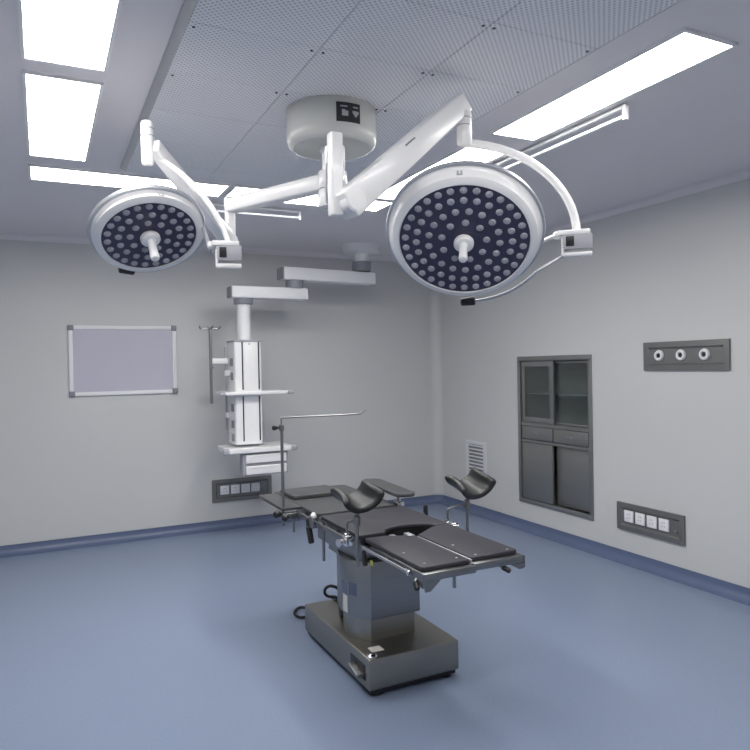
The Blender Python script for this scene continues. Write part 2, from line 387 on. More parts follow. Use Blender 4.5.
def lamp(name_loc, C, J2, J1, EA, Rr, Rf, n, post, box_pt, led_rings, label, depth, led_r, arm_w, box_s, grip_len, rot0, yoke_ry, emb, arm_end, jr, jz, yp, gend, roff, yo):
    """C head centre, J2 upper joint, J1 lower knuckle, EA z of the extension arm, n facing direction"""
    t = thing('surgical_lamp', name_loc, label, 'surgical lamp')
    C, J2, J1, n = V(C), V(J2), V(J1), V(n).normalized()
    px, py, pz0, pz1 = post
    # horizontal arm from the spindle collar
    d = V((px-SP.x, py-SP.y, 0)); dn = d.normalized()
    ea = MB().beam((SP.x+dn.x*.052, SP.y+dn.y*.052, EA), (px-dn.x*.0, py-dn.y*.0, EA), .075, .075, .012)
    ea.lathe([(.0485, EA-.040), (.066, EA-.040), (.068, EA-.036), (.068, EA+.036), (.066, EA+.040), (.0485, EA+.040), (.0485, EA-.040)], (SP.x, SP.y, 0), (0, 0, 1), 32)
    ea.build('extension_arm', M['white'], t)
    # vertical post at the arm's end
    MB().prism(rrect(px-.025, py-.025, px+.025, py+.025, .012), pz0, pz1, .008).build('arm_post', M['white'], t)
    # knuckle and spring arm
    AE = V(arm_end); s = (AE-J1).normalized()
    side = V((0, 0, 1)).cross(s).normalized()
    kn = MB().cyl(J1-side*arm_w*.5, J1+side*arm_w*.5, arm_w*.46, seg=28, bev=.006).build('knuckle', M['white'], t)
    sa = MB().beam(J1-s*.035, AE+s*.02, arm_w, arm_w*1.08, .009, w1=arm_w*.82, h1=arm_w*.86).build('spring_arm', M['white'], t)
    MB().beam(J1+s*.30+V((0, 0, arm_w*.40)), J1+s*.36+V((0, 0, arm_w*.39)), arm_w*1.0, .006, .002).build('arm_slot', M['grey'], sa)
    # upper joint
    uj = yaw_post(MB(), J2, jz[0], jz[1], jr)
    uj.build('upper_joint', M['white'], t)
    for zz in (jz[1]-.065, jz[1]-.035):
        MB().lathe([(jr-.0005, zz), (jr+.0012, zz+.001), (jr+.0012, zz+.004), (jr-.0005, zz+.005), (jr-.0005, zz)], (J2.x, J2.y, 0), (0, 0, 1), 28).build('joint_ring', M['midgrey'], t)
    # yoke: quarter arc from below the joint to the control box
    B = V(box_pt); top = V((J2.x, J2.y, jz[0]+.012)); top = top+V(yo); up = top-C; out = B+V((0, 0, .030))-C
    pts = [C+up*math.sin(R(a))**yp+out*max(0, math.cos(R(a)))**yp for a in range(0, 91, 6)]
    MB().tube(pts, .0135*(.8 if Rr < .3 else 1), 12, rz=.019*(.8 if Rr < .3 else 1), up=(0, 0, 1)).build('yoke', M['white'], t)
    # head basis: n facing, a to the yoke side, b
    a_ = (out-n*out.dot(n)).normalized(); b_ = n.cross(a_)
    # control box hanging on the yoke's end, facing the camera
    fw = (CAMP-B); fw.z *= .4; fw.normalize(); rt = V((0, 0, 1)).cross(fw).normalized(); upv = fw.cross(rt)
    bw, bh, bdp = box_s
    cb = MB().frame(B, rt, upv, fw, (bw, bh*.60, bdp), .004).build('control_box', M['midgrey'], t)
    MB().frame(B+upv*(bh*.37)-rt*.012, rt, upv, fw, (bw*1.06, bh*.20, bdp*1.08), .004).build('bracket_top', M['white'], cb)
    MB().frame(B-upv*(bh*.50), rt, upv, fw, (bw*.98, bh*.16, bdp*1.02), .004).build('bracket_bottom', M['white'], cb)
    MB().frame(B-rt*(bw*.46)-upv*(bh*.2), rt, upv, fw, (bw*.10, bh*.72, bdp*1.0), .003).build('bracket_side', M['white'], cb)
    MB().frame(B-rt*(bw*.22)+upv*(.002)+fw*(bdp/2), rt, upv, fw, (bw*.27, bh*.40, .006), .001).build('display', M['black'], cb)
    # pivot from the box to the head's rim
    rim_pt = C+a_*(Rr-.01)-n*.012
    pe = B+upv*(bh*.30)-rt*(bw*.48)
    pv = MB().cyl(pe-rt*.035, pe+rt*.01, .017, seg=18, bev=.004).build('pivot', M['white'], t)
    MB().cyl(rim_pt, pe-rt*.03, .009, seg=12).build('pivot_pin', M['alu'], pv)
    # head
    k = Rr/.33
    prof = [(0, -.075*k), (Rr*.45, -.070*k), (Rr*.78, -.052*k), (Rr*.95, -.026*k), (Rr-.004, -.008), (Rr, 0), (Rr-.003, .008)]
    head = MB().lathe(prof+[(Rr-.008, .010), (Rr-.02, depth*.35), (Rf+.030, depth*.82), (Rf+.012, depth), (Rf+.002, depth+.001), (Rf, depth-.004), (Rf, depth-.012), (0, depth-.012)], C, n, 72, a_).build('lamp_head', M['white'], t)
    MB().lathe([(Rr-.004, -.011), (Rr+.004, -.009), (Rr+.0055, 0), (Rr+.003, .008), (Rr-.006, .011), (Rr-.004, -.011)], C, n, 72, a_).build('rim_band', M['alu'], head, label='grey metal band around the rim')
    MB().lathe([(0, depth-.012), (Rf-.0006, depth-.012), (Rf-.0006, depth-.005), (0, depth-.005)], C, n, 64, a_).build('lens_plate', M['face'], head, label='dark blue round plate with lenses')
    first = None; F = C+n*(depth-.005)
    for rad, cnt, off in led_rings:
        for i in range(cnt):
            a = rot0+off+2*PI*i/cnt; q = F+(a_*math.cos(a)+b_*math.sin(a))*rad
            if first is None:
                first = MB().lathe([(0, 0), (led_r, 0), (led_r, .0015), (led_r*.86, .0045), (led_r*.5, .0065), (0, .0072)], F, n, 14, a_).build('led_lens', M['led'], head)
                first.location = q-F
            else:
                o = first.copy(); COL.objects.link(o); o.parent = head; o.location = q-F
    # sterile handle
    hr = .041 if Rr > .3 else .040
    hd = MB().lathe([(0, 0), (hr*.9, 0), (hr, .006), (hr, .018), (hr*.85, .027), (hr*.4, .032), (0, .033)], F, n, 32, a_).build('handle_base', M['whiteplastic'], head)
    MB().lathe([(0, 0.03), (.020, .03), (.017, .045), (.0165, grip_len*.6), (.0185, grip_len-.012), (.016, grip_len-.003), (.010, grip_len), (0, grip_len)], F, n, 20, a_).build('handle', M['whiteplastic'], head)
    # lower guard rail with its dark grip
    rp = []
    for g in range(14, gend, 6):
        q = R(g); rp.append(C+a_*math.cos(q)*(Rr+roff)+yoke_ry*b_*math.sin(q)*(Rr+roff)+n*.012)
    rp = [B-rt*(bw*.40)-upv*(bh*.5)]+rp[1:]
    MB().tube(rp, .0065, 10, smooth=1).build('guard_rail', M['alu'], head)
    gd = (rp[-1]-rp[-2]).normalized()
    MB().cyl(rp[-1]-gd*.02, rp[-1]+gd*.045, .020, .017, 16, .005).build('rail_grip', M['black'], head, label='black grip')
    # small maker's emblem on the rim, above the lenses
    e0 = (V((0, 0, 1))-n*n.z).normalized(); ang = R(emb); e1 = n.cross(e0)
    ed = e0*math.cos(ang)+e1*math.sin(ang); et = n.cross(ed)
    r0, t0 = Rr-.008-.008, depth*.30; r1, t1 = Rf+.030, depth*.82
    sl = (ed*(r1-r0)+n*(t1-t0)).normalized(); nn = et.cross(sl); nn = nn if nn.dot(n) > 0 else -nn
    ec = C+ed*(r0+r1)/2+n*(t0+t1)/2
    em = MB()
    em.frame(ec+sl*.007+nn*.001, et, sl, nn, (.022, .005, .002)); em.frame(ec-sl*.004+et*.007+nn*.001, et, sl, nn, (.007, .014, .002)); em.frame(ec-sl*.004-et*.007+nn*.001, et, sl, nn, (.007, .014, .002))
    em.build('emblem', M['midgrey'], head)
    return t

# facing directions: toward the viewer and tipped down
nR = (-.4187, -.5507, -.7222)
nL = (.0801, -.5619, -.8233)
CRR = V((1.582, 2.351, 2.142)); CL = V((.408, 2.930, 2.184))
lamp(tuple(CRR), CRR, (1.588, 2.347, 2.585), (1.036, 2.286, 2.207), 2.385, .322, .264, nR, (.99, 2.31, 2.155, 2.462), (2.052, 2.202, 2.110),
     [(.240, 30, 0), (.195, 24, .1), (.145, 17, .05), (.092, 9, .2)], 'larger round surgical lamp at right, dark lens face and curved white yoke', .064, .0150, .098, (.125, .105, .07), .120, .1, -1, 0,
     (1.574, 2.362, 2.669), .031, (2.500, 2.645), 1.0, 78, .040, (0, 0, 0))
lamp(tuple(CL), CL, (.414, 2.931, 2.55), (.898, 3.52, 2.268), 2.470, .229, .188, nL, (.925, 3.60, 2.215, 2.520), (.710, 2.80, 2.080),
     [(.166, 23, 0), (.122, 16, .1), (.077, 9, .05)], 'smaller round surgical lamp at left, its arm reaching back to the ceiling mount', .048, .0145, .066, (.105, .105, .065), .125, .1, -1, 0,
     (.446, 2.935, 2.523), .025, (2.447, 2.632), 1.30, 118, .014, (.02, .05, .045))

# ------------------------------------------------------------------ whiteboard
wb = thing('whiteboard', (.70, YB, 1.375), 'silver framed whiteboard with grey corners hanging on the back wall', 'whiteboard')
bx0, bx1, bz0, bz1 = .222, 1.176, 1.375, 2.022; yf = YB-.020
MB().box((bx0+.02, YB-.014, bz0+.02), (bx1-.02, YB-.002, bz1-.02)).build('writing_surface', M['board'], wb)
for lo, hi in (((bx0+.045, yf-.004, bz1-.036), (bx1-.045, YB-.001, bz1)), ((bx0+.045, yf-.004, bz0), (bx1-.045, YB-.001, bz0+.036)),
               ((bx0, yf-.004, bz0+.045), (bx0+.036, YB-.001, bz1-.045)), ((bx1-.036, yf-.004, bz0+.045), (bx1, YB-.001, bz1-.045))):
    MB().box(lo, hi, .006).build('frame_rail', M['whiteplastic'], wb)
for cx, cz in ((bx0, bz0), (bx1, bz0), (bx0, bz1), (bx1, bz1)):
    sx = 1 if cx == bx0 else -1; sz = 1 if cz == bz0 else -1
    x0, x1 = sorted((cx-sx*.005, cx+sx*.045)); z0, z1 = sorted((cz-sz*.005, cz+sz*.045))
    MB().box((x0, yf-.010, z0), (x1, YB-.001, z1), .009, 3).build('frame_corner', M['grey'], wb, label='dark grey corner cap')

# ------------------------------------------------------------------ recessed panels on the walls
def wall_panel(name, label, cat, org, ux, nrm, w, h, border, group=None):
    """origin lower corner, ux along wall, nrm into the room; returns thing and a point helper"""
    ux, nrm, org = V(ux), V(nrm), V(org)
    P = lambda u, z, d=0: org+ux*u+V((0, 0, z))+nrm*d
    t = thing(name, org+ux*w/2, label, cat, group)
    f = MB()
    o = [(0, 0), (w, 0), (w, h), (0, h)]; b = border
    i = [(b, b), (w-b, b), (w-b, h-b), (b, h-b)]; i2 = [(b+.012, b+.012), (w-b-.012, b+.012), (w-b-.012, h-b-.012), (b+.012, h-b-.012)]
    bm = bmesh.new()
    rings = [[bm.verts.new(P(u, z, d)) for u, z in q] for q, d in ((o, .001), (o, .017), (i, .020), (i2, .006), (i2, .001))]
    for A, B in zip(rings, rings[1:]+rings[:1]):
        for k in range(4): bm.faces.new((A[k], A[(k+1) % 4], B[(k+1) % 4], B[k]))
    bmesh.ops.recalc_face_normals(bm, faces=bm.faces)
    f._merge(bm); f.build('panel_frame', M['panelsteel'], t)
    MB().frame(P(w/2, h/2, .0035), ux, nrm, (0, 0, 1), (w-2*b-.025, .005, h-2*b-.025)).build('back_plate', M['panelsteel'], t)
    return t, P
def socket_panel(label, org, ux, nrm, w, h, us, zc, size):
    t, P = wall_panel('socket_panel', label, 'socket panel', org, ux, nrm, w, h, .036, None)
    ux, nrm = V(ux), V(nrm)
    for k, u in enumerate(us):
        s = MB().frame(P(u, zc, .012), ux, nrm, (0, 0, 1), (size, .012, size), .004, 3).build('socket', M['whiteplastic'], t)
        hs = MB()
        for du, dz in ((-.012, -.012), (.012, -.012), (-.008, .016), (.008, .016)):
            hs.frame(P(u+du, zc+dz, .0182), ux, nrm, (0, 0, 1), (.004, .001, .011))
        hs.build('socket_slot', M['grey'], s)
    # earth terminal knob at the end
    u = w-.075
    MB().cyl(P(u, h*.40, .006), P(u, h*.40, .020), .011, seg=14, bev=.003).build('earth_terminal', M['steel'], t)
    return t
socket_panel('steel panel with four white sockets low on the back wall below the equipment column', (1.492, YB, .266), (1, 0, 0), (0, -1, 0), .612, .226, [.125, .232, .338, .442], .118, .088)
socket_panel('steel panel with four white sockets low on the right wall', (XR, 4.026, .257), (0, -1, 0), (-1, 0, 0), .636, .216, [.120, .232, .344, .456], .115, .090)
gp, GP = wall_panel('gas_outlet_panel', 'steel gas outlet panel with round white outlets high on the right wall', 'gas outlet panel', (XR, 3.736, 1.524), (0, -1, 0), (-1, 0, 0), .72, .213, .040)
for u in (.142, .335, .528):
    c = GP(u, .112, .006)
    g = MB().lathe([(.018, 0), (.040, 0), (.041, .008), (.036, .018), (.028, .021), (.020, .018), (.018, 0)], c, (-1, 0, 0), 28).build('gas_outlet', M['whiteplastic'], gp)
    MB().lathe([(0, 0), (.0178, 0), (.0178, .010), (.008, .012), (0, .006)], c, (-1, 0, 0), 20).build('outlet_core', M['black'], g)

# ------------------------------------------------------------------ white louver near the corner
lv = thing('wall_vent', (XR, 6.0, .40), 'white louvred air return grille low on the right wall near the corner', 'vent')
ly0, ly1, lz0, lz1 = 5.815, 6.185, .36, .775
f = MB()
f.box((XR-.016, ly0, lz1-.035), (XR-.001, ly1, lz1), .004); f.box((XR-.016, ly0, lz0), (XR-.001, ly1, lz0+.035), .004)
f.box((XR-.016, ly0, lz0+.035), (XR-.001, ly0+.05, lz1-.035)); f.box((XR-.016, ly1-.05, lz0+.035), (XR-.001, ly1, lz1-.035))
f.build('vent_frame', M['louver'], lv)
MB().box((XR-.004, ly0+.05, lz0+.035), (XR-.001, ly1-.05, lz1-.035)).build('vent_backing', M['grey'], lv)
f = MB()
for k in range(9):
    z = lz0+.045+k*.0385
    f.beam((XR-.012, ly0+.05, z+.012), (XR-.012, ly1-.05, z+.012), .022, .0035, up=(-.6, 0, 1))
f.build('louver_slats', M['louver'], lv)

# ------------------------------------------------------------------ steel instrument cabinet set into the right wall
cb = thing('instrument_cabinet', (XR, (CABY0+CABY1)/2, CABZ0), 'built-in stainless steel cabinet with glass upper doors in the right wall', 'cabinet')
cy0, cy1, cz0, cz1 = CABY0+.001, CABY1-.001, CABZ0+.001, CABZ1-.001; XD = XR+.36; XFc = XR-.012
g = MB()
g.box((XR+.01, cy0, cz0), (XD, cy0+.012, cz1)); g.box((XR+.01, cy1-.012, cz0), (XD, cy1, cz1))
g.box((XR+.01, cy0+.012, cz0), (XD, cy1-.012, cz0+.012)); g.box((XR+.01, cy0+.012, cz1-.012), (XD, cy1-.012, cz1))
g.box((XD-.012, cy0+.012, cz0+.012), (XD, cy1-.012, cz1-.012))
g.box((XR+.06, cy0+.012, 1.0), (XD-.012, cy1-.012, 1.012)); g.box((XR+.06, cy0+.012, .852), (XD-.012, cy1-.012, .864))
g.build('carcass', M['cabin'], cb)
f = MB(); bw = .042
yo0, yo1, zo0, zo1 = CABY0-.012, CABY1+.012, CABZ0-.012, CABZ1+.012
f.box((XFc, yo0, zo1-bw), (XR+.05, yo1, zo1), .003) if False else None
f.box((XFc, yo0, zo1-bw), (XR-.0008, yo1, zo1), .003); f.box((XFc, yo0, zo0), (XR-.0008, yo1, zo0+bw), .003)
f.box((XFc, yo0, zo0+bw), (XR-.0008, yo0+bw, zo1-bw), .003); f.box((XFc, yo1-bw, zo0+bw), (XR-.0008, yo1, zo1-bw), .003)
f.box((XR-.002, cy0+.014, 1.002), (XR+.055, cy1-.014, 1.034)); f.box((XR-.002, cy0+.014, .846), (XR+.055, cy1-.014, .870))
f.build('face_frame', M['cabsteel'], cb)
ym = (CABY0+CABY1)/2 - .0
def glass_door(y0, y1, z0, z1, x, bor, nm):
    d = MB()
    d.box((x, y0, z1-bor), (x+.022, y1, z1), .002); d.box((x, y0, z0), (x+.022, y1, z0+bor), .002)
    d.box((x, y0, z0+bor), (x+.022, y0+bor, z1-bor), .002); d.box((x, y1-bor, z0+bor), (x+.022, y1, z1-bor), .002)
    o = d.build('glass_door', M['cabsteel'], cb, label=nm)
    MB().box((x+.009, y0+bor-.001, z0+bor-.001), (x+.013, y1-bor+.001, z1-bor+.001)).build('pane', M['glass'], o)
    MB().box((x-.004, y0+bor*.3, (z0+z1)/2-.04), (x-.0002, y0+bor*.7, (z0+z1)/2+.04), .001).build('door_pull', M['steel'], o)
glass_door(ym-.005, cy1-.035, 1.036, cz1-.035, XR+.002, .05, 'framed glass sliding door')
glass_door(cy0+.035, ym+.045, 1.036, cz1-.035, XR+.030, .022, 'narrow framed glass sliding door set further back')
MB().box((XR+.07, cy0+.013, 1.30), (XD-.013, cy1-.013, 1.312), .002).build('shelf', M['cabin'], cb)
for y0, y1 in ((ym+.006, cy1-.040), (cy0+.040, ym-.006)):
    d = MB().box((XR-.006, y0, .876), (XR+.03, y1, .998), .004).build('drawer', M['cabsteel'], cb)
    yc = (y0+y1)/2
    h = MB(); h.frame((XR-.008, yc, .940), (0, 1, 0), (0, 0, 1), (1, 0, 0), (.075, .018, .006), .002)
    h.build('drawer_pull', M['grey'], d)
# lower sliding steel doors, one behind the other
MB().box((XR-.004, ym+.012, cz0+.034), (XR+.016, cy1-.034, .842), .003).build('lower_door', M['cabsteel'], cb)
MB().box((XR+.034, cy0+.034, cz0+.034), (XR+.054, ym-.004, .842), .003).build('lower_door', M['cabsteel'], cb)
MB().cyl((XR+.15, ym-.27, 1.3125), (XR+.15, ym-.27, 1.40), .022, .022, 16, .004).build('bottle', M['whiteplastic'], None) if False else None

# ------------------------------------------------------------------ ceiling supply column (pendant) in front of the back wall
MX, MY = 2.925, 6.20
pd = thing('equipment_pendant', (MX, MY, ZC), 'white ceiling mounted equipment column with two shelves and drawers before the back wall', 'equipment pendant')
MB().lathe([(0, ZC-.001), (.19, ZC-.001), (.19, ZC-.05), (.178, ZC-.075), (.15, ZC-.085), (.09, ZC-.09), (0, ZC-.09)], (MX, MY, 0), (0, 0, 1), 40).build('ceiling_plate', M['whiteplastic'], pd)
MB().lathe([(0, ZC-.09), (.072, ZC-.09), (.072, 2.640), (0, 2.640)], (MX, MY, 0), (0, 0, 1), 28).build('mount_tube', M['whiteplastic'], pd)
MB().lathe([(0, 2.65), (.095, 2.65), (.095, 2.575), (.09, 2.556), (0, 2.556)], (MX, MY, 0), (0, 0, 1), 28).build('brake_collar', M['grey'], pd)
UA0, UA1 = V((2.045, 6.12, 2.488)), V((3.055, 6.235, 2.488))
def pend_arm(p0, p1, w, h, nm):
    o = MB().beam(p0, p1, w, h, .010).build(nm, M['whiteplastic'], pd)
    d = (p1-p0).normalized()
    MB().beam(p0-d*.012, p0+d*.002, w*.94, h*.92, .006).build('shaded_end', M['grey'], o, label='arm end face, its shade put in as dark grey')  # arm's end face, its shade put into the colour
    return o
pend_arm(UA0, UA1, .15, .118, 'upper_arm')
MB().lathe([(0, 2.429), (.085, 2.429), (.085, 2.352), (0, 2.352)], (2.185, 6.145, 0), (0, 0, 1), 28).build('arm_joint', M['grey'], pd)
LA0, LA1 = V((1.560, 6.14, 2.300)), V((2.300, 6.155, 2.300))
pend_arm(LA0, LA1, .15, .108, 'lower_arm')
PCX, PCY = 1.690, 6.165
MB().lathe([(0, 2.246), (.090, 2.246), (.090, 2.205), (.086, 2.195), (0, 2.195)], (PCX, PCY, 0), (0, 0, 1), 28).build('arm_joint', M['grey'], pd)
MB().cyl((PCX, PCY, 2.20), (PCX, PCY, 1.862), .062, seg=32).build('drop_tube', M['whiteplastic'], pd)
KX0, KX1, KY0, KY1, KZ0, KZ1 = 1.570, 1.822, 6.065, 6.345, .905, 1.845
hx, hy = (KX0+KX1)/2, (KY0+KY1)/2
colpoly = rrect(KX0, KY0, KX1, KY1, .022, 6)
MB().prism(colpoly, KZ0, KZ1).build('column_body', M['whiteplastic'], pd)
MB().prism(rrect(KX0-.012, KY0-.012, KX1+.012, KY1+.012, .04, 6), KZ1, KZ1+.016, .004).build('column_cap', M['midgrey'], pd)
# front cover strips: two dark slots in the front face, above and below the shelf
for x in (KX0+.072, KX1-.028):
    for z0, z1 in ((1.405, 1.842), (.935, 1.345)):
        MB().box((x-.006, KY0-.002, z0), (x+.006, KY0+.004, z1)).build('rail_slot', M['black'], pd)
MB().box((KX0+.082, KY0-.008, 1.405), (KX1-.038, KY0-.0005, 1.835), .003).build('front_cover', M['white'], pd)
MB().cyl((hx+.01, KY0-.0075, 1.822), (hx+.01, KY0-.013, 1.822), .008, seg=12).build('lock', M['midgrey'], pd)
# outlets on the left face and the equipment rail there
for z in (1.66, 1.53, 1.24, 1.09, .965):
    o = MB().box((KX0-.008, 6.12, z-.035), (KX0-.0004, 6.20, z+.035), .003).build('outlet', M['grey'], pd)
MB().box((KX0-.045, 6.235, 1.03), (KX0-.033, 6.262, 1.80), .002).build('side_rail', M['aludark'], pd)
for z in (1.56, 1.17):
    MB().box((KX0-.046, 6.226, z-.025), (KX0-.0004, 6.272, z+.025), .004).build('rail_bracket', M['whiteplastic'], pd)
# shelves with grey corner bumpers
def shelf(z, x0, x1, y0, y1, th, nm):
    s = MB().prism(rrect(x0, y0, x1, y1, .03, 5), z, z+th, .006).build(nm, M['white'], pd)
    rl = MB()
    rl.box((x1+.004, y0+.02, z-.004), (x1+.016, y1-.02, z+th*.9), .003)
    rl.build('side_handle', M['midgrey'], s)
    for x, y in ((x1+.018, y0+.03), (x0-.012, y0+.03)):
        MB().frame((x+.006, y, z+th*.45), (1, 0, 0), (0, 1, 0), (0, 0, 1), (.058, .058, th*1.15), .014, 3).build('corner_bumper', M['midgrey'], s)
shelf(1.360, 1.45, 2.055, 5.985, 6.375, .030, 'shelf')
shelf(.835, 1.465, 2.070, 5.965, 6.375, .046, 'shelf')
# drawer unit below the lower shelf
DX0, DX1, DY0, DY1 = 1.615, 2.04, 6.0, 6.14
MB().box((DX0, DY0+.012, .625), (DX1, DY1, .833), .006).build('drawer_box', M['midgrey'], pd)
for z0, z1 in ((.738, .815), (.634, .712)):
    d = MB().box((DX0+.022, DY0-.012, z0), (DX1-.022, DY0+.011, z1), .006, 3).build('drawer', M['white'], pd)
    MB().box((DX0+.03, DY0-.016, z1-.018), (DX1-.03, DY0-.0115, z1-.006), .002).build('drawer_lip', M['whiteplastic'], d)
# infusion pole on the left
IX, IY = 1.385, 6.20
ip = MB().cyl((IX, IY, 1.285), (IX, IY, 1.975), .014, seg=14).build('infusion_pole', M['steel'], pd)
hk = MB(); hk.tube([(IX-.10, IY-.02, 1.990), (IX-.088, IY, 1.965), (IX, IY, 1.975), (IX+.088, IY, 1.965), (IX+.10, IY+.02, 1.990)], .007, 8, 2)
hk.tube([(IX, IY-.10, 1.990), (IX, IY-.085, 1.965), (IX, IY, 1.975), (IX, IY+.085, 1.965), (IX, IY+.10, 1.990)], .007, 8, 2)
hk.build('hook_cross', M['steel'], ip)
MB().frame((IX+.075, IY+.02, 1.672), (1, .0, 0), (0, 1, 0), (0, 0, 1), (.17, .05, .05), .008).build('pole_bracket', M['white'], ip)
MB().cyl((IX, IY-.03, 1.64), (IX, IY-.075, 1.61), .014, .010, 12, .003).build('clamp_knob', M['grey'], ip)

# ------------------------------------------------------------------ operating table
TX = 1.63
ot = thing('operating_table', (TX, 3.30, 0), 'stainless steel operating table with dark grey pads and leg rests on the blue floor', 'operating table')
BX0, BX1, BY0, BY1 = 1.372, 1.885, 2.915, 3.80
base = MB().box((BX0, BY0, .036), (BX1, BY1, .190), .010, 3).build('base', M['steeldark'], ot)
MB().box((BX0+.015, BY0+.015, .016), (BX1-.015, BY1-.015, .0358)).build('base_gap_shade', M['black'], base)  # shade of the gap under the base, put in as a black box
for x in (BX0+.06, BX1-.06):
    for y in (BY0+.05, BY1-.06):
        MB().lathe([(0, .0005), (.034, .0005), (.036, .004), (.030, .012), (.018, .016), (0, .016)], (x, y, 0), (0, 0, 1), 20).build('foot', M['black'], base)
# brake pedal in a slot on the left side, and labels
MB().box((BX0-.004, 2.955, .075), (BX0+.0005, 3.125, .150), .002).build('pedal_slot', M['black'], base)
pdl = MB(); pdl.frame((BX0-.022, 3.02, .112), (1, 0, 0), (0, 1, .25), (0, -.25, 1), (.040, .105, .012), .004); pdl.frame((BX0-.024, 2.975, .105), (1, 0, 0), (0, 1, .25), (0, -.25, 1), (.046, .035, .02), .006)
pdl.build('brake_pedal', M['steel'], base)
MB().box((BX0+.055, 2.985, .1902), (BX0+.120, 3.045, .1915)).build('sticker', M['paper'], base, label='small cream sticker')
MB().lathe([(0, 0), (.026, 0), (.026, .006), (.018, .014), (0, .017)], (BX0+.033, 2.945, .1902), (0, 0, 1), 20).build('base_cap', M['chrome'], base)
# column
def oct_poly(x0, x1, y0, y1, cx, cy): return [(x0+cx, y0), (x1-cx, y0), (x1, y0+cy), (x1, y1-cy), (x1-cx, y1), (x0+cx, y1), (x0, y1-cy), (x0, y0+cy)]
def col_poly(i): return [(1.475+i*.3, 3.09+i), (1.757-i, 3.09+i), (1.762-i, 3.095+i), (1.762-i, 3.40-i), (1.74-i, 3.425-i), (1.43+i, 3.425-i), (1.395+i, 3.30), (1.395+i, 3.205), (1.425+i*.7, 3.143+i*.6)]
MB().prism(col_poly(.022), .1902, .40).build('inner_column', M['steeldark'], ot)
sl = MB().prism(col_poly(0), .306, .60, .003).build('column_sleeve', M['steel'], ot)
MB().box((1.3936, 3.215, .415), (1.3950, 3.275, .480)).build('sticker', M['bluelabel'], sl, label='blue square sticker')
c0, c1 = V((1.425, 3.143, 0)), V((1.395, 3.205, 0)); cd = (c1-c0).normalized(); cn_ = V((-cd.y, cd.x, 0)); cn_ = cn_ if cn_.x < 0 else -cn_
MB().frame(c0.lerp(c1, .5)+cn_*.0006+V((0, 0, .452)), cd, cn_, (0, 0, 1), (.052, .0012, .065)).build('sticker', M['bluelabel'], sl, label='blue square sticker')
MB().box((1.3936, 3.209, .320), (1.3950, 3.262, .408)).build('sticker', M['paper'], sl, label='white information plate')
# housing under the top
MB().box((1.425, 3.135, .600), (1.790, 3.70, .722), .008).build('lift_housing', M['steel'], ot)
MB().prism(oct_poly(1.45, 1.77, 3.43, 3.62, .03, .03), .560, .600).build('lift_skirt', M['steeldark'], ot)
# steel base plates of the sections
def plate(x0, x1, y0, y1, z0=.728, z1=.752): return MB().box((x0, y0, z0), (x1, y1, z1), .003)
plate(1.385, 1.875, 3.125, 3.525).build('seat_plate', M['steel'], ot)
plate(1.385, 1.875, 3.545, 4.30).build('back_plate', M['steel'], ot)
MB().box((1.44, 2.88, .690), (1.86, 3.122, .700), .003).build('cutout_shade', M['black'], ot)  # black sheet puts the shade of the void under the cut-out into colour
MB().box((1.44, 3.095, .7005), (1.872, 3.121, .750), .003).build('cutout_shade', M['black'], ot)  # upright black strip, darkens the far side of the same void
# pads
ZT = .772
def pad(poly, z0, z1, nm, m=M['pad'], lab=None): return MB().prism(poly, z0, z1, .005, 3).build(nm, m, ot, label=lab)
cut = []
for k in range(13):
    a = R(180*k/12); cut.append((TX+.035+.145*math.cos(a), 3.0+.085*math.sin(a)))
seat = [(1.372, 3.0), ]+[(1.372, 3.515), (1.890, 3.515), (1.890, 3.0)]+cut
seat = rrect(1.372, 3.0, 1.890, 3.515, .02)
# replace the near edge with a round cut-out
seat = [p for p in seat if p[1] > 3.03]
seat = [(1.372, 3.012), (1.380, 3.0)]+[(x, y) for x, y in cut[::-1]]+[(1.882, 3.0), (1.890, 3.012)]+[(1.890, 3.50), (1.882, 3.515), (1.380, 3.515), (1.372, 3.50)]
pad(seat, .7525, ZT, 'seat_pad')
pad(rrect(1.372, 3.565, 1.888, 4.36, .03), .7525, ZT, 'back_pad', M['padback'])
pad(rrect(1.388, 4.00, 1.715, 4.27, .015), ZT+.0008, ZT+.027, 'head_pad', M['padback'])
